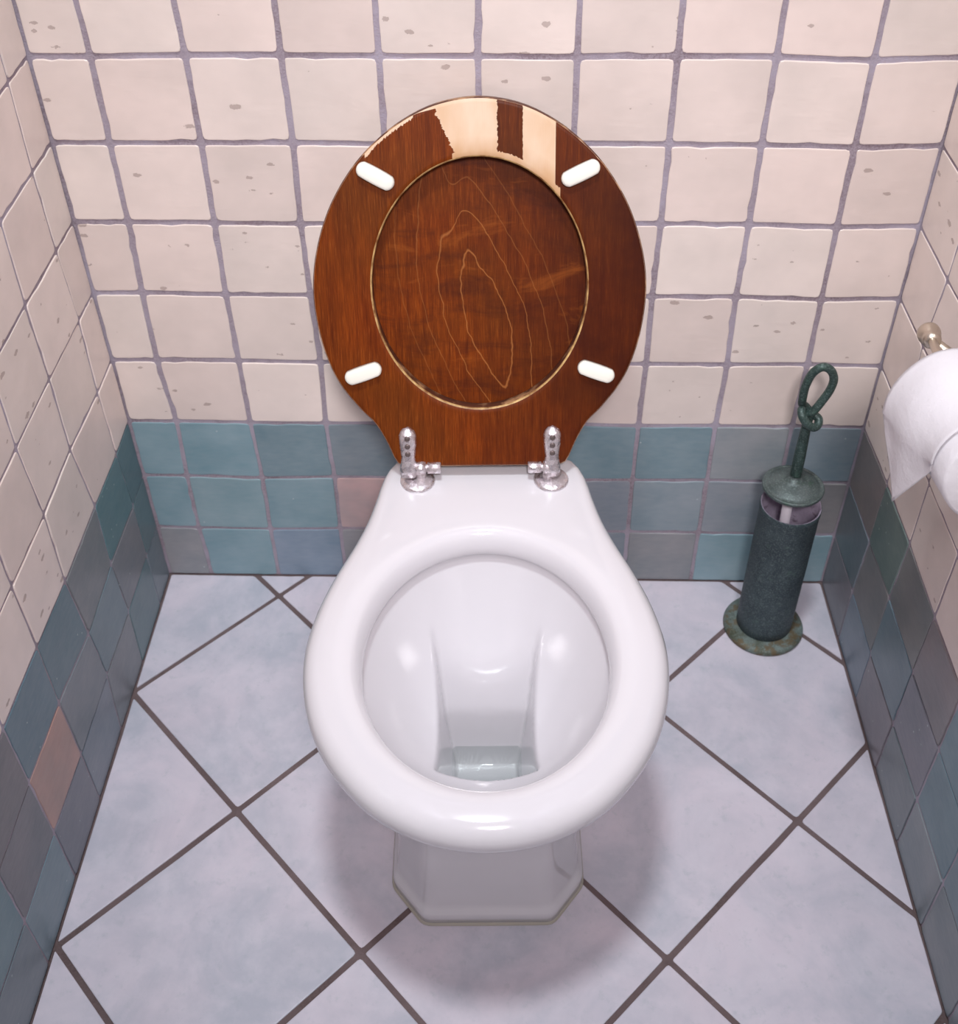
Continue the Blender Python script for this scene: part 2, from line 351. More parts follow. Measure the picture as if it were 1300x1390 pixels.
wall_front = slab('wall_front', [(xl(E_)-.1, -E_, 0), (xr(E_)+.1, -E_, 0), (xr(E_)+.1, -E_, HT), (xl(E_)-.1, -E_, HT)], (0, 1, 0), .1, M['plaster_dim'], 'plain wall behind the camera, darkened to cut bounce light')
ceiling = slab('ceiling', [(XL-.15, .1, HT), (XR+.2, .1, HT), (XR+.2, -E_-.1, HT), (XL-.15, -E_-.1, HT)], (0, 0, -1), .1, M['white_paint'], 'white ceiling')
floor = slab('floor', [(XL-.15, .1, -REC), (XR+.2, .1, -REC), (XR+.2, -E_-.1, -REC), (XL-.15, -E_-.1, -REC)], (0, 0, 1), .1, M['grout_floor'], 'pale blue-grey marbled square floor tiles laid diagonally with brown joints')

def clip(poly, a, b, c):             # keep a*x+b*y<=c
    out = []
    for i in range(len(poly)):
        p, q = poly[i], poly[(i+1) % len(poly)]; fp = a*p[0]+b*p[1]-c; fq = a*q[0]+b*q[1]-c
        if fp <= 0: out.append(p)
        if fp*fq < 0: u = fp/(fp-fq); out.append((p[0]+(q[0]-p[0])*u, p[1]+(q[1]-p[1])*u))
    return out
def inset(poly, ds):
    """move each edge i of a CCW polygon inwards by ds"""
    n = len(poly); out = []
    L = []
    for i in range(n):
        p, q = Vector(poly[i]), Vector(poly[(i+1) % n]); d = (q-p).normalized(); nn = Vector((-d.y, d.x)); L.append((p+nn*ds, d))
    for i in range(n):
        p, d = L[i-1]; q, e = L[i]; den = d.x*e.y-d.y*e.x
        if abs(den) < 1e-6: out.append(q); continue
        u = ((q.x-p.x)*e.y-(q.y-p.y)*e.x)/den; out.append(p+d*u)
    return out
def tile_outline(poly, r, wob, per=6, cs=2):
    pts = []; n = len(poly)
    for i in range(n):
        p = Vector(poly[i]); a = Vector(poly[i-1]); b = Vector(poly[(i+1) % n])
        la, lb = (a-p).length, (b-p).length; rr = min(r*random.uniform(.6, 1.5), la*.3, lb*.3)
        s, e = p+(a-p)/la*rr, p+(b-p)/lb*rr
        for k in range(cs+1):
            u = k/cs; pts.append((1-u)**2*s+2*u*(1-u)*p+u*u*e)
        e2 = b+(p-b)/lb*min(r, lb*.3)
        for k in range(1, per):
            u = k/per; q = e.lerp(e2, u); d = (b-p)/lb; nn = Vector((-d.y, d.x)); pts.append(q+nn*(random.uniform(-wob, wob*.6) if random.random() > .06 else wob*2))
    return pts
def add_tile(parent, poly, to3d, color, mat, ins, r=.006, wob=.0006, proud=0.0, depth=REC, bev=.0006):
    """poly: CCW outline in wall plane; to3d(u,v,h): h = height toward the room above the tile plane"""
    inn = inset(poly, ins)
    if len(inn) < 3: return
    out = tile_outline(inn, r, wob)
    c = sum(out, Vector((0, 0)))/len(out)
    tx, ty = random.uniform(-.006, .006), random.uniform(-.006, .006)
    H = lambda p: proud + (p.x-c.x)*tx + (p.y-c.y)*ty
    top = [c+(p-c)*(1-bev*2/max(.01, (p-c).length)) for p in out]; mid = [c+(p-c)*(1-bev*.6/max(.01, (p-c).length)) for p in out]
    n = len(out); O = Vector(to3d(c.x, c.y, 0))
    vs = [Vector(to3d(p.x, p.y, -depth)) - O for p in out] + [Vector(to3d(p.x, p.y, H(p)-bev)) - O for p in out] + \
         [Vector(to3d(p.x, p.y, H(p)-bev*.3)) - O for p in mid] + [Vector(to3d(p.x, p.y, H(p))) - O for p in top]
    fs = []
    for k in range(3):
        for j in range(n): a = k*n+j; b = k*n+(j+1) % n; fs.append((a, b, b+n, a+n))
    fs.append(tuple(range(3*n, 4*n)))
    me = D.meshes.new('tile'); me.from_pydata([tuple(v) for v in vs], [], fs); fix_normals(me)
    o = link('tile', me, mat, parent, False, O); o.color = color
    return o
def beige():
    k = random.uniform(.965, 1.025); h = random.uniform(-2, 2)
    return srgb(237*k, (222+h)*k, (214+h)*k)
TEALS = [(84, 132, 134), (88, 134, 136), (96, 130, 134), (104, 128, 132), (92, 136, 132), (112, 130, 132), (80, 124, 128)]
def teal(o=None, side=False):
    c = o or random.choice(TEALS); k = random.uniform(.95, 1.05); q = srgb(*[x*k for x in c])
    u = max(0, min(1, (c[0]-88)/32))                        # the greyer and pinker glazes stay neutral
    g = (1.15-.17*u, .95, 1.08-.08*u) if side else (2.0-.78*u, 1.28-.08*u, 1.44-.15*u)  # side-wall teals painted darker, for the weaker light on those walls
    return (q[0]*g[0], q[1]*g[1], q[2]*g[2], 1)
GREY = (122, 128, 128); PINK = (172, 150, 144); BR = (84, 132, 134); LT = (100, 146, 148)
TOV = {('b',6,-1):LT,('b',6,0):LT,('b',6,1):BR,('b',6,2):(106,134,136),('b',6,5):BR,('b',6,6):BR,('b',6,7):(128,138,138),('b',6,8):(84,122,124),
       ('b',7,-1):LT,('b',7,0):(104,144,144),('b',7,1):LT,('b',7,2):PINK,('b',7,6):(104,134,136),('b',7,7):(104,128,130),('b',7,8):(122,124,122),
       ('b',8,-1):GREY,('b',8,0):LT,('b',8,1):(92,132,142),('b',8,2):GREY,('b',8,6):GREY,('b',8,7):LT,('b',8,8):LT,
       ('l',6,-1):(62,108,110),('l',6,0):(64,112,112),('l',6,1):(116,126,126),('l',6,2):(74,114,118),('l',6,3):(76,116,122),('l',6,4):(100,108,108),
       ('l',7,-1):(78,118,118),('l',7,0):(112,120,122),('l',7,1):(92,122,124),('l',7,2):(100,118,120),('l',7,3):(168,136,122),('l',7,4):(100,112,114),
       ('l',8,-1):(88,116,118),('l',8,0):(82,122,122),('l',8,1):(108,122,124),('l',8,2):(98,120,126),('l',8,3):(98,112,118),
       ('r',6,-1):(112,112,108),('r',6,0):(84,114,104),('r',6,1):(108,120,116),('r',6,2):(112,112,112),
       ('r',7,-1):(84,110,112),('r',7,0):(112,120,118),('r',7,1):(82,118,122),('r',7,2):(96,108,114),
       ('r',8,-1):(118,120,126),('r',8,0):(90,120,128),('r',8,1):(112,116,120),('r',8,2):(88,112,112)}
jit = lambda a: random.uniform(-a, a)
def grid_tiles(tag, parent, cols, c0, c1, M_, to3d, last):
    ncol = len(cols); V = {}
    for k in range(-3, 10):
        zc = RZ[k]
        for c in range(-1, ncol+1):
            if c == -1: p = (c0, zc)
            elif c == ncol: p = (c1, zc)
            elif k == 9: p = (cols[c]+jit(.0008), 0.0)
            else: p = M_.get((k, c)) or (cols[c]+jit(.0012), zc+jit(.0012))
            V[k, c] = p
    for k in range(-3, 9):
        for c in range(-1, ncol if last else ncol-1):
            poly = [V[k+1, c], V[k+1, c+1], V[k, c+1], V[k, c]]
            # keep a thin joint in the corners and on the floor
            fl = .0004; q = [list(p) for p in poly]
            te = k >= 6
            ins = (.0028 if te else .0034) if tag == 'b' else (.0018 if te else .0023)
            if k == 8: q[0][1] -= ins-.0014; q[1][1] -= ins-.0014
            if c == -1: q[0][0] -= ins-.0028; q[3][0] -= ins-.0028
            if last and c == ncol-1: q[1][0] += ins-.0016; q[2][0] += ins-.0016
            mat = M['teal'] if te else M['beige']
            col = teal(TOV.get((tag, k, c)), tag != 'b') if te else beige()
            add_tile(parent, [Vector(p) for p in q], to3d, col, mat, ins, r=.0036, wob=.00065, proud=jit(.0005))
grid_tiles('b', wall_back, CX, XL, XR, BK, lambda u, v, h: (u, -h, v), True)
# side walls: u = distance from the back wall; outlines mirrored so both stay counter-clockwise in (u, v)
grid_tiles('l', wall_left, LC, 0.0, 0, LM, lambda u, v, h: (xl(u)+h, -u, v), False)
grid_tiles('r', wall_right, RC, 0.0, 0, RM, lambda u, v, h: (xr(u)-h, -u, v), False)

# floor tiles, laid on the diagonal
OX, OY = .3761, -.4040; ax, ay = .17620, .18100
for i in range(-8, 9):
    for j in range(-8, 9):
        P0 = (OX+(i+j)*ax, OY+(i-j)*ay)                      # lattice corner; tile spans +i, +j
        q = [(P0[0], P0[1]), (P0[0]+ax, P0[1]-ay), (P0[0]+2*ax, P0[1]), (P0[0]+ax, P0[1]+ay)]
        q = [(x + .0008*math.sin(9*x+4*y), y) for x, y in q]
        g = .0036; q = [tuple(p) for p in inset(q, g)]
        q = clip(q, 0, 1, -.002); q = clip(q, 0, -1, DEPTH-.002)
        if len(q) < 3: continue
        q = clip(q, -1, -SL, -(XL+.0022)) if q else q       # x >= XL - SL*y
        if len(q) < 3: continue
        q = clip(q, 1, SR, XR-.0022)
        if len(q) < 3: continue
        qq = []
        for p in q:
            if not qq or (Vector(p)-Vector(qq[-1])).length > .002: qq.append(p)
        if (Vector(qq[0])-Vector(qq[-1])).length <= .002: qq.pop()
        if len(qq) < 3: continue
        area_ = abs(sum(qq[k][0]*qq[(k+1) % len(qq)][1]-qq[(k+1) % len(qq)][0]*qq[k][1] for k in range(len(qq))))/2
        if area_ < 2e-4: continue
        add_tile(floor, [Vector(p) for p in qq], lambda u, v, h: (u, v, h), (1, 1, 1, 1), M['floor'], 0.0, r=.003, wob=.00025, proud=0.0, bev=.0008)

# ---------------------------------------------------------------- toilet
TS = .029
def TW(x, y, z=0.0): return Vector((-.010 + x - TS*y, -.42 + y + TS*x, z))
toilet = thing('toilet', 'white porcelain toilet, its worn brown wooden seat and lid raised against the back wall', 'toilet', TW(0, -.02, 0))
NA = 160; CY = -.015
half = [(0, .286), (.05, .286), (.088, .284), (.106, .276), (.116, .260), (.1225, .238), (.1275, .210), (.136, .172), (.1485, .134), (.166, .088), (.1805, .038), (.1875, -.014), (.1835, -.064), (.169, -.114), (.144, -.158), (.109, -.196), (.070, -.220), (.035, -.2315), (0, -.235)]
def radial(pts):
    """symmetric outline -> radius at NA angles around (0, CY)"""
    R = [(x, y) for x, y in pts] + [(-x, y) for x, y in reversed(pts[1:-1])]
    cur = catmull([(x, y, 0) for x, y in R], 10, True)
    out = []
    for k in range(NA):
        a = 2*math.pi*k/NA; d = Vector((math.cos(a), math.sin(a))); best = 0
        for i in range(len(cur)):
            p = Vector((cur[i].x, cur[i].y-CY)); q = Vector((cur[(i+1) % len(cur)].x, cur[(i+1) % len(cur)].y-CY)); e = q-p
            den = d.x*e.y-d.y*e.x
            if abs(den) < 1e-12: continue
            t_ = (p.x*e.y-p.y*e.x)/den; u = (p.x*d.y-p.y*d.x)/den
            if t_ > 0 and -1e-6 <= u <= 1.000001: best = max(best, t_)
        out.append(best)
    return out
def ell(sx, sy, cy):
    out = []
    for k in range(NA):
        a = 2*math.pi*k/NA; c, s = math.cos(a), math.sin(a); dy = CY-cy
        A = (c/sx)**2+(s/sy)**2; B = 2*s*dy/sy**2; Cc = (dy/sy)**2-1
        out.append((-B+math.sqrt(B*B-4*A*Cc))/(2*A))
    return out
def poly_rad(pts):
    out = []
    for k in range(NA):
        a = 2*math.pi*k/NA; d = Vector((math.cos(a), math.sin(a))); best = 0
        for i in range(len(pts)):
            p = Vector(pts[i])-Vector((0, CY)); q = Vector(pts[(i+1) % len(pts)])-Vector((0, CY)); e = q-p; den = d.x*e.y-d.y*e.x
            if abs(den) < 1e-12: continue
            t_ = (p.x*e.y-p.y*e.x)/den; u = (p.x*d.y-p.y*d.x)/den
            if t_ > 0 and -1e-6 <= u <= 1.000001: best = max(best, t_)
        out.append(best)
    return out
def smooth_r(r, n):
    for _ in range(n): r = [(r[k-1]+2*r[k]+r[(k+1) % NA])/4 for k in range(NA)]
    return r
RO = radial(half)
RI = ell(.139, .173, -.018)
RL = ell(.1270, .1600, -.0220)
base_poly = [(-.113, .27), (-.113, -.079), (-.075, -.127), (.075, -.127), (.113, -.079), (.113, .27)]
RB = smooth_r(poly_rad(base_poly), 2)
def ring(rad, z): return [(rad[k]*math.cos(2*math.pi*k/NA), CY+rad[k]*math.sin(2*math.pi*k/NA), z if not callable(z) else z(k)) for k in range(NA)]
rings = []
for d, z in ((-.000, .0005), (0, .018), (.0015, .022), (.005, .026)):
    rings.append(ring([r-d for r in RB], z))
RP = smooth_r([r-.0075 for r in RB], 2)
RP2 = smooth_r([r-.014 for r in RB], 5)
for g, z in ((0, .035), (.35, .07), (.8, .12), (1, .16)):
    rings.append(ring([a*(1-g)+b*g for a, b in zip(RP, RP2)], z))
for g, z in ((.07, .20), (.19, .235), (.38, .27), (.58, .298), (.76, .318), (.89, .331), (.958, .340), (.988, .347), (1.0, .356)):
    rings.append(ring([a*(1-g)+(b-.0)*g for a, b in zip(RP2, RO)], z))
for q in (.2, .4, .6, .8, 1.0):
    a = q*math.pi/2; rings.append(ring([min(r, max(r-.024*(1-math.cos(a)), i+.004)) for r, i in zip(RO, RI)], .356+.022*math.sin(a)))
for g in (.25, .5, .75):
    rings.append(ring([(1-g)*max(o-.024, i+.004)+g*i for o, i in zip(RO, RI)], .3795 if g != .75 else .379))
for q in (0, .2, .4, .6, .8, 1.0):
    a = q*math.pi/2; rings.append(ring([l+(i-l)*(1-math.sin(a)) for i, l in zip(RI, RL)], .352+.0255*math.cos(a)))
rings.append(ring([l+.0006 for l in RL], .3475)); rings.append(ring([l+.0035 for l in RL], .3455)); rings.append(ring([l+.0065 for l in RL], .3425))
R1 = [l+.007 for l in RL]
def smin(a, b, k): h = max(0, min(1, .5+.5*(b-a)/k)); return b*(1-h)+a*h-k*h*(1-h)
def smax(a, b, k): return -smin(-a, -b, k)
def bowlz(x, y, rho):
    B = .338-.140*(1-rho**2.1)
    T = .088
    T = smax(T, .088+(abs(x)-.0375)*8.5, .012)                      # side walls
    T = smax(T, .088+(-.056-y)*11, .010)                            # front wall
    steep = .088+(y-.034)*9; slope = .173+(y-.042)*2.45
    T = smax(T, min(steep, slope) if abs(steep-slope) > .012 else smin(steep, slope, .008), .006)
    return smin(B, T, .018)
rho_list = [1-.0155*i for i in range(1, 60)]
rho_list = [r for r in rho_list if r > .1] + [.08, .05, .025]
for rho in rho_list:
    rr = []
    for k in range(NA):
        a = 2*math.pi*k/NA; x = R1[k]*rho*math.cos(a); y = CY+R1[k]*rho*math.sin(a); rr.append((x, y, bowlz(x, y, rho)))
    rings.append(rr)
vs, fs = loft([[TW(*v) for v in r] for r in rings])
bowl = part('bowl', vs, fs, M['porcelain'], toilet); fix_normals(bowl.data); bowl.data.shade_smooth()
bowl['label'] = 'glossy white porcelain bowl and foot'
# water in the trap well
def rrect(hx, y0, y1, r, n=8):
    out = []
    for cx_, cy_, a0 in ((hx-r, y1-r, 0), (-hx+r, y1-r, 90), (-hx+r, y0+r, 180), (hx-r, y0+r, 270)):
        for k in range(n+1): a = math.radians(a0+90*k/n); out.append((cx_+r*math.cos(a), cy_+r*math.sin(a)))
    return out
wr = rrect(.0425, -.0605, .0395, .012)
vs = [TW(0, -.01, .1195)] + [TW(x, y, .1195) for x, y in wr]; fs = [(0, i, i % len(wr)+1) for i in range(1, len(wr)+1)]
water = part('water', vs, fs, M['water'], toilet, False); water['label'] = 'still clear water'
# dirty sealant bead round the foot
RBb = [r+.0022 for r in RB]
bead = [[TW(*v) for v in ring([r-.001 for r in RB], .0045)], [TW(*v) for v in ring([r+.001 for r in RB], .0035)], [TW(*v) for v in ring(RBb, .0005)]]
vs, fs = loft(bead, False, False); part('sealant', vs, fs, M['stain'], toilet)['label'] = 'brownish sealant line'

# -- seat and lid: plane coordinates (u, v, depth n toward the room)
SA = Vector((-.0165, -.19, .393)); SV = (Vector((-.0215, -.045, .785))-SA).normalized()
SU = Vector((1, .028, 0)); SU = (SU-SV*SU.dot(SV)).normalized(); SN = SU.cross(SV)
def SW(u, v, n=0.0): return SA+SU*u+SV*v+SN*n
seat_half = [(0, .4155), (.042, .4093), (.0785, .3930), (.111, .3690), (.138, .3400), (.1615, .3010), (.177, .2560), (.1828, .2130), (.1795, .1700), (.1705, .1330), (.1575, .1040), (.1370, .0760), (.1215, .0590), (.1100, .0380), (.1010, .0160), (.0960, .0085), (.088, .0060), (.05, .0055), (0, .0055)]
def seat_curve(pts, c, N=200):
    R = [(x, y) for x, y in pts] + [(-x, y) for x, y in reversed(pts[1:-1])]
    cur = catmull([(x-.003, y, 0) for x, y in R], 10, True); out = []
    for k in range(N):
        a = 2*math.pi*k/N; d = Vector((math.cos(a), math.sin(a))); best = 0
        for i in range(len(cur)):
            p = Vector((cur[i].x-c[0], cur[i].y-c[1])); q = Vector((cur[(i+1) % len(cur)].x-c[0], cur[(i+1) % len(cur)].y-c[1])); e = q-p; den = d.x*e.y-d.y*e.x
            if abs(den) < 1e-12: continue
            t_ = (p.x*e.y-p.y*e.x)/den; u = (p.x*d.y-p.y*d.x)/den
            if t_ > 0 and -1e-6 <= u <= 1.000001: best = max(best, t_)
        out.append((c[0]+d.x*best, c[1]+d.y*best))
    return out
SCN = (-.003, .216); NS = 200
OUT = seat_curve(seat_half, SCN, NS)
INN = [(-.003+.1178*math.cos(2*math.pi*k/NS), .216+.1395*math.sin(2*math.pi*k/NS)) for k in range(NS)]
def unit(k):
    a = 2*math.pi*k/NS; return math.cos(a), math.sin(a)
def plate(name, rings2, mats, matidx, parent, attr=None, cap0=False, cap1=False):
    """rings2: list of (points2d, n); builds closed ring of faces, with UV = plane coords in metres"""
    vs = [SW(p[0], p[1], n) for r, n in rings2 for p in r]; uv = [p for r, n in rings2 for p in r]; fs = []; mi = []
    K = len(rings2)
    for i in range(K-1 if (cap0 or cap1) else K):
        for j in range(NS):
            a = i*NS+j; b = i*NS+(j+1) % NS; i2 = (i+1) % K; fs.append((a, b, i2*NS+(j+1) % NS, i2*NS+j)); mi.append(matidx[i])
    if cap0: fs.append(tuple(range(NS))); mi.append(matidx[0])
    if cap1: fs.append(tuple(range((K-1)*NS, K*NS))); mi.append(matidx[-1])
    o = part(name, vs, fs, mats, parent, True, mi); me = o.data; fix_normals(me)
    ul = me.uv_layers.new(name='UVMap')
    for lp in me.loops: ul.data[lp.index].uv = uv[lp.vertex_index]
    if attr:
        at = me.attributes.new('rim', 'FLOAT', 'POINT')
        for i, v in enumerate([a for a in attr for _ in range(NS)]): at.data[i].value = v
    return o
def lerp2(A, B, t_): return [(a[0]+(b[0]-a[0])*t_, a[1]+(b[1]-a[1])*t_) for a, b in zip(A, B)]
def off(A, d): return [(p[0]+unit(k)[0]*d, p[1]+unit(k)[1]*d) for k, p in enumerate(A)]
SB = .0210
A_ = off(INN, .0018); B_ = off(OUT, -.0010)
rr = [(INN, -.0022), (off(INN, .0006), -.0008), (A_, 0)] + [(lerp2(A_, B_, t_), 0) for t_ in (.08, .2, .4, .6, .8, .93)] + [(B_, 0), (OUT, -.0011), (OUT, -SB+.003), (off(OUT, -.003), -SB), (off(INN, .003), -SB), (INN, -SB+.003)]
mi = [1, 1] + [0]*7 + [2, 2, 2, 0, 2, 2]
at = [0, 0, 0] + [.08, .2, .4, .6, .8, .93] + [1, 1, 1, 1, 0, 0]
seat = plate('seat', rr, [M['wood_seat'], M['wood_edge'], M['wood_side']], mi, toilet, at)
seat['label'] = 'ring-shaped seat, dark stained wood with two bare pale patches at the top'
LIDO = off(OUT, -.0015); n0 = -.0225; LT_ = .0145
rr = [(off(LIDO, -.10), n0), (off(LIDO, -.05), n0), (off(LIDO, -.0016), n0), (LIDO, n0-.0016), (LIDO, n0-LT_+.004), (off(LIDO, -.004), n0-LT_)]
lid = plate('lid', rr, [M['wood_lid'], M['wood_side']], [0, 0, 1, 1, 1, 0], toilet, None, True, True)
lid['label'] = 'plain stained wooden lid seen through the seat opening, pale grain lines'
# rubber buffers on the seat underside
def lozenge(cu, cv, ang, L, W, H, name, mat, parent):
    ca, sa = math.cos(ang), math.sin(ang); N = 32; rings = []
    for q in (0, .5, .8, .93, 1.0):
        s_ = (1, .99, .93, .80, .55)[(0, .5, .8, .93, 1.0).index(q)]; r = []
        for k in range(N):
            a = 2*math.pi*k/N; ix = (L-W)/2*(1 if math.cos(a) > 0 else -1)*min(1, abs(math.cos(a))*3)
            x = ix*(.5+.5*s_)+W/2*s_*math.cos(a); y = W/2*s_*math.sin(a); r.append(SW(cu+x*ca-y*sa, cv+x*sa+y*ca, q*H+.0002))
        rings.append(r)
    v_, f_ = loft(rings); o = part(name, v_, f_, mat, parent); fix_normals(o.data); return o
for cu, cv, dg in ((-.1115, .3373, -29), (.1050, .3380, 25), (-.1350, .1202, 19), (.1268, .1196, -20)):
    lozenge(cu, cv, math.radians(dg), .0435, .0175, .0085, 'buffer', M['rubber'], seat)

# -- hinges
def hinge(au, px, side):
    """au: seat-plane u of the arm; px: world x of the post plate; side: +1 when the pin runs to the right"""
    y0 = -.193 + TS*(px+.01)
    vs, fs = lathe([(.0205, .3795), (.0205, .3815), (.0185, .3838), (.0120, .3850), (.0001, .3853)], (px, y0, 0), n=36)
    root = part('hinge', vs, fs, M['chrome'], toilet); fix_normals(root.data); root['label'] = 'pitted chrome hinge with round foot plate'
    # arm: domed strap screwed to the seat
    prof = [(-.006, .0092), (.002, .0102), (.010, .0092), (.018, .0080), (.026, .0088), (.036, .0102), (.045, .0100), (.050, .0080), (.0535, .0045), (.0548, .0008)]
    N = 14; rings = []
    for v, hw in prof:
        r = []
        for k in range(N+1):
            a = math.pi*k/N; hh = .0085 if v < .045 else .0085*max(.15, hw/.0100); r.append(SW(au+hw*math.cos(a), v, hh*math.sin(a)**.7 if k not in (0, N) else 0.0002))
        rings.append(r)
    v_, f_ = loft(rings); arm = part('hinge_arm', v_, f_, M['chrome'], root); fix_normals(arm.data)
    for sv in (.024, .0335, .043):
        c = SW(au, sv, .0078); v_, f_ = lathe([(.0032, 0), (.0032, .0014), (.0026, .0019), (.0001, .0016)], c, SN, 14); part('screw', v_, f_, M['screw'], root)
    pz = .3965; piv = Vector((px, y0+.004, pz))
    ax_x = SW(au, 0, 0).x
    v_, f_ = lathe([(.0075, .383), (.0062, .386), (.0062, .394), (.0045, .3985)], (px+side*.004-0.000, y0+.003, 0), n=20); part('post', v_, f_, M['chrome'], root)
    a0 = ax_x; a1 = px+side*.0275
    L = abs(a1-a0); s = 1 if a1 > a0 else -1
    b0 = abs(px+side*.004-a0)
    v_, f_ = lathe([(.0055, 0), (.0055, max(.002, b0-.0065)), (.0078, max(.0022, b0-.0063)), (.0082, b0), (.0078, b0+.0058), (.0050, b0+.006), (.0050, b0+.0075), (.0071, b0+.0080), (.0071, L-.001), (.0060, L)], (a0, piv.y, pz), (s, TS*s, 0), 20)
    part('barrel', v_, f_, M['chrome'], root)
hinge(-.0880, -.0945, 1)
hinge(.0785, .0615, -1)

# ---------------------------------------------------------------- brush holder and brush
BX, BY = .3800, -.0880
holder = thing('brush_holder', 'dark green patinated metal cylinder holder on a round mottled base, in the back right corner', 'brush holder', (BX, BY, 0))
def mk(name, prof, axis_o, mat, parent, axis=(0, 0, 1), n=48, c0=True, c1=True):
    v_, f_ = lathe(prof, axis_o, axis, n, c0, c1); o = part(name, v_, f_, mat, parent); fix_normals(o.data); o.data.shade_smooth(); return o
mk('base', [(.0535, .0004), (.0560, .0015), (.0568, .0045), (.0550, .0080), (.0500, .0100), (.0420, .0112), (.0380, .0118), (.0001, .0118)], (BX, BY, 0), M['patina_base'], holder)['label'] = 'flat round base mottled green, rust and pale blue'
CR = .0388
mk('cylinder', [(CR-.0012, .0118), (CR, .0125), (CR, .030), (CR+.0002, .14), (CR+.0001, .236), (CR+.0008, .2385), (CR+.0008, .2450), (CR+.0001, .2462)], (BX, BY, 0), M['patina'], holder, c0=True, c1=False)
mk('liner', [(CR+.0001, .2462), (CR-.0016, .2455), (CR-.0018, .2), (CR-.0018, .016), (.0001, .0155)], (BX, BY, 0), M['inner_metal'], holder, c0=False, c1=True)['label'] = 'pitted violet-grey inside'
brush = thing('toilet_brush', 'toilet brush with domed green metal lid and knotted loop handle, standing in the corner holder', 'toilet brush', (BX, BY, .016))
tilt = Vector((.012, .035, 1)).normalized()
LO = Vector((BX-.0015, BY+.004, .2735))
mk('lid', [(.0355, -.0015), (.0378, -.0024), (.0394, -.0010), (.0398, .0016), (.0388, .0034), (.0370, .0030), (.0352, .0022), (.0325, .0048), (.0250, .0085), (.0160, .0112), (.0110, .0122), (.0102, .0136), (.0085, .0150), (.0070, .0152), (.0068, .0205), (.0056, .0222), (.0050, .0240)], LO, M['patina_lid'], brush, tilt, 56)['label'] = 'domed round lid with stepped collar'
# stem below the lid
top = LO - tilt*.002; bot = Vector((BX-.003, BY-.009, .105))
sb = LO + Vector((-.0050, -.0090, -.002))
v_, f_ = lathe([(.0066, 0), (.0066, (sb-bot).length)], bot, sb-bot, 20); part('stem', v_, f_, M['plastic'], brush)['label'] = 'white plastic stem'
# brush head: hundreds of bristles nobody can count, plus core
bm = bmesh.new(); hv = []; hf = []
for i in range(420):
    a = random.uniform(0, 6.283); z = random.uniform(.022, .098); r0, r1 = .006, random.uniform(.028, .033); dz = random.uniform(-.006, .004)
    c, s = math.cos(a), math.sin(a); w_ = .0007; k = len(hv)
    hv += [(BX+c*r0-s*w_, BY+s*r0+c*w_, z), (BX+c*r0+s*w_, BY+s*r0-c*w_, z), (BX+c*r1+s*w_, BY+s*r1-c*w_, z+dz), (BX+c*r1-s*w_, BY+s*r1+c*w_, z+dz), (BX+c*r0, BY+s*r0, z+.0012), (BX+c*r1, BY+s*r1, z+dz+.0012)]
    hf += [(k, k+1, k+2, k+3), (k+1, k+4, k+5, k+2), (k+4, k, k+3, k+5)]
bm.free(); br = part('bristles', hv, hf, M['bristle'], brush, False); br['kind'] = 'stuff'
mk('brush_core', [(.0001, .017), (.006, .019), (.0065, .06), (.0065, .106), (.004, .109)], (BX, BY, 0), M['plastic'], brush, n=16)
# handle: rod, overhand knot and loop of one bent bar
h0 = LO + tilt*.020; ZK = .385
def hp(dx, dy, z): return Vector((h0.x + dx, h0.y + dy, z))
path = [h0, hp(.0, .001, .31), hp(0.0, .002, .345), hp(.0, .002, ZK-.008),
        hp(.002, .004, ZK+.006), hp(-.004, .008, ZK+.014), hp(-.010, .006, ZK+.020), hp(-.0125, .002, ZK+.034), hp(-.0125, .001, ZK+.052), hp(-.008, .000, ZK+.072), hp(.002, -.001, ZK+.082), hp(.013, .000, ZK+.076), hp(.019, .001, ZK+.062), hp(.0175, .001, ZK+.046), hp(.011, .000, ZK+.030),
        hp(.003, -.002, ZK+.016), hp(-.004, .001, ZK+.009), hp(-.008, .003, ZK+.012), hp(-.0115, -.001, ZK+.016), hp(-.010, -.0075, ZK+.010), hp(-.003, -.0100, ZK+.001), hp(.006, -.0085, ZK-.005), hp(.0115, -.004, ZK-.004), hp(.0120, .001, ZK+.001), hp(.007, .004, ZK+.004)]
sm = catmull(path, 6); rad = []
for i in range(len(sm)):
    f = i/6; rad.append(.0074 if f < 1.5 else (.0074-.0022*min(1, (f-1.5)/2)))
v_, f_ = tube(sm, rad, 14); hd = part('handle', v_, f_, M['patina_rod'], brush); fix_normals(hd.data); hd['label'] = 'green bar handle tied in a knot with an oval loop on top'

# ---------------------------------------------------------------- paper roll and its holder
A0 = Vector((.4370, -.448, .626)); A1 = Vector((.4350, -.343, .608)); AX = (A1-A0).normalized(); AL = (A1-A0).length
wx = xr(.235)
ph = thing('paper_holder', 'polished nickel roll holder fixed to the right wall tiles', 'paper holder', (wx, -.235, .60))
rodF = A0 - AX*.012; rodF = rodF + Vector((0, 0, .0130)); rodM = A1 + AX*.030 + Vector((0, 0, .0130)); kb = Vector((.4460, -.197, .5950)); RD = (kb-rodM).normalized()
v_, f_ = tube([rodF, rodF.lerp(rodM, .5)] + catmull([rodM - AX*.012, rodM, rodM.lerp(kb, .4), kb - RD*.010], 5), .0046, 16); o_ = part('rod', v_, f_, M['nickel'], ph); fix_normals(o_.data)
mk('knob', [(.0001, -.016), (.007, -.0155), (.0095, -.012), (.0085, -.008), (.0092, -.004), (.0118, .001), (.0118, .007), (.0090, .012), (.0045, .0148), (.0001, .0155)], kb, M['nickel'], ph, RD, 28)['label'] = 'rounded end knob'
wk = Vector((xr(-kb.y)-.0005, kb.y-.022, kb.z-.020))
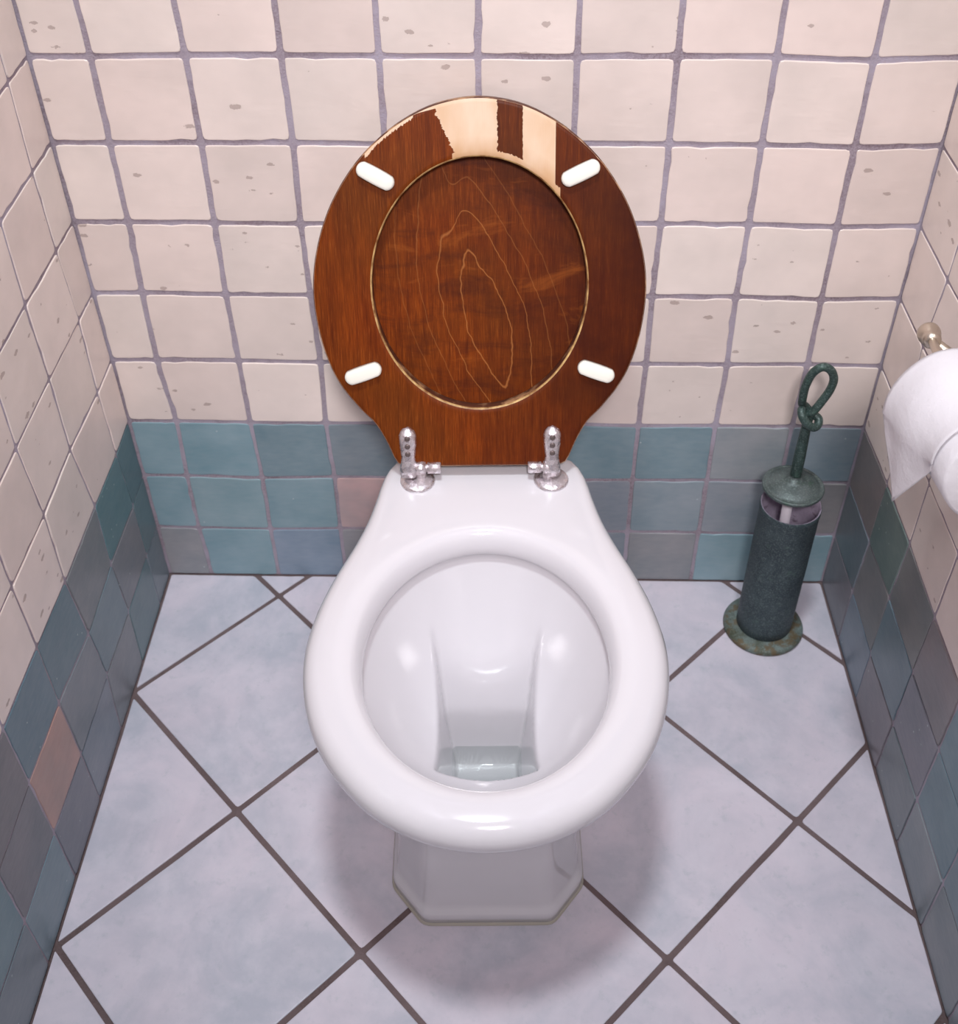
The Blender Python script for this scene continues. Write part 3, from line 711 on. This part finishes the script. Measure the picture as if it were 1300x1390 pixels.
mk('wall_rosette', [(.0190, 0), (.0190, .003), (.0160, .0055), (.0080, .0070), (.0065, .009)], wk, M['nickel'], ph, (-1, 0, 0), 32)
mk('bracket_arm', [(.0062, 0), (.0062, (kb-wk).length-.006)], wk + Vector((-.006, 0, 0)), M['nickel'], ph, kb-wk, 18)
roll = thing('toilet_paper_roll', 'white toilet paper roll with a torn hanging end on the right wall holder', 'toilet paper', A0)
N = 64; x_, y_, d_ = frame(AX)
def rl(r, h): return [A0+AX*h+(x_*math.cos(2*math.pi*k/N)+y_*math.sin(2*math.pi*k/N))*r for k in range(N)]
RR = .0490; RC_ = .0195
v_, f_ = loft([rl(RC_, 0), rl(RR-.003, 0), rl(RR, .0025), rl(RR+.0005, AL*.5), rl(RR, AL-.0025), rl(RR-.003, AL), rl(RC_, AL), rl(RC_, 0)], False, False)
pr = part('paper', v_, f_, M['paper'], roll); fix_normals(pr.data); pr['label'] = 'wound white paper'
v_, f_ = loft([rl(RC_-.0002, -.0005), rl(RC_-.0002, AL+.0005), rl(RC_-.0016, AL+.0005), rl(RC_-.0016, -.0005), rl(RC_-.0002, -.0005)], False, False)
part('cardboard_tube', v_, f_, M['card'], roll)
# loose outer sheet: wraps from the wall side over the top and hangs down on the room side, skewed to the back
UPV = Vector((0, 0, 1)) - AX*AX.z; UPV.normalize(); OUTV = AX.cross(UPV)
if OUTV.x > 0: OUTV = -OUTV
NU, NV = 48, 22; vs = []
for i in range(NU+1):
    s = i/NU
    for j in range(NV+1):
        t_ = j/NV                                             # 0 front, 1 back
        wrap = .72
        R_s = RR+.0012+(.0155*smoothstep(.0, 1, t_)+.002)*smoothstep(0.0, .45, s)
        hh = (.018+.010*smoothstep(.3, 1, s)) + t_*(AL-.018+.004-.010*smoothstep(.3, 1, s)+.012)
        if s < wrap:
            a = math.radians(38+(184-38)*s/wrap); p = A0+AX*hh+OUTV*(-math.cos(a))*R_s+UPV*math.sin(a)*R_s
        else:
            a = math.radians(184); q = (s-wrap)/(1-wrap); p = A0+AX*hh+OUTV*(-math.cos(a))*R_s+UPV*math.sin(a)*R_s
            drop = .004 + .076*(t_/.45 if t_ < .45 else max(0, 1-(t_-.45)/.55))
            p = p + Vector((0, 0, -1))*drop*q + OUTV*(-.004*q) + AX*(.004*math.sin(q*3))*.5
        p = p + OUTV*.0012*math.sin(9*t_+5*s) + UPV*.0008*math.sin(11*s+6*t_)
        vs.append(p)
fs = []
for i in range(NU):
    for j in range(NV): a = i*(NV+1)+j; fs.append((a, a+1, a+NV+2, a+NV+1))
ls = part('loose_sheet', vs, fs, M['paper'], roll); md = ls.modifiers.new('thickness', 'SOLIDIFY'); md.thickness = .0008; md.offset = 0
ls['label'] = 'loose outer sheet ending in a torn point'

# ---------------------------------------------------------------- ceiling lamp (above the frame, lights the room)
lamp = thing('ceiling_lamp', 'round white flush lamp on the ceiling over the toilet', 'lamp', (LAMP[0], LAMP[1], HT))
mk('lamp_base', [(.15, HT-.0005), (.15, HT-.03), (.145, HT-.034)], (LAMP[0], LAMP[1], 0), M['white_paint'], lamp)
mk('lamp_glass', [(.145, HT-.034), (.143, HT-.06), (.125, HT-.088), (.09, HT-.105), (.04, HT-.113), (.0001, HT-.115)], (LAMP[0], LAMP[1], 0), M['lamp'], lamp)

wl = thing('fill_lamp', 'added square white fill lamp, unseen behind the camera', 'added fill lamp', (0.10, -DEPTH, 1.85))  # made-up fixture, added to house the fill light
rot = Matrix.Rotation(math.radians(4), 3, 'Z') @ Matrix.Rotation(math.radians(48), 3, 'X'); LC_ = Vector((0.10, -1.60, 1.85))
sq = lambda h_, q_: [LC_ + rot @ Vector((sx*h_, sy*h_, q_)) for sx, sy in ((-1, -1), (1, -1), (1, 1), (-1, 1))]
v_, f_ = loft([sq(.118, -.004), sq(.122, .004), sq(.122, .014), sq(.07, .040)], False, True)
o_ = part('housing', v_, f_, M['white_paint'], wl, False); fix_normals(o_.data)
v_, f_ = loft([sq(.114, .004), sq(.114, .007)]); o_ = part('diffuser', v_, f_, M['lamp'], wl, False); fix_normals(o_.data)
v_, f_ = tube([LC_ + rot @ Vector((0, 0, .038)), Vector((.10, -1.69, 1.90)), Vector((.10, -DEPTH, 1.90))], .012); part('bracket', v_, f_, M['white_paint'], wl)
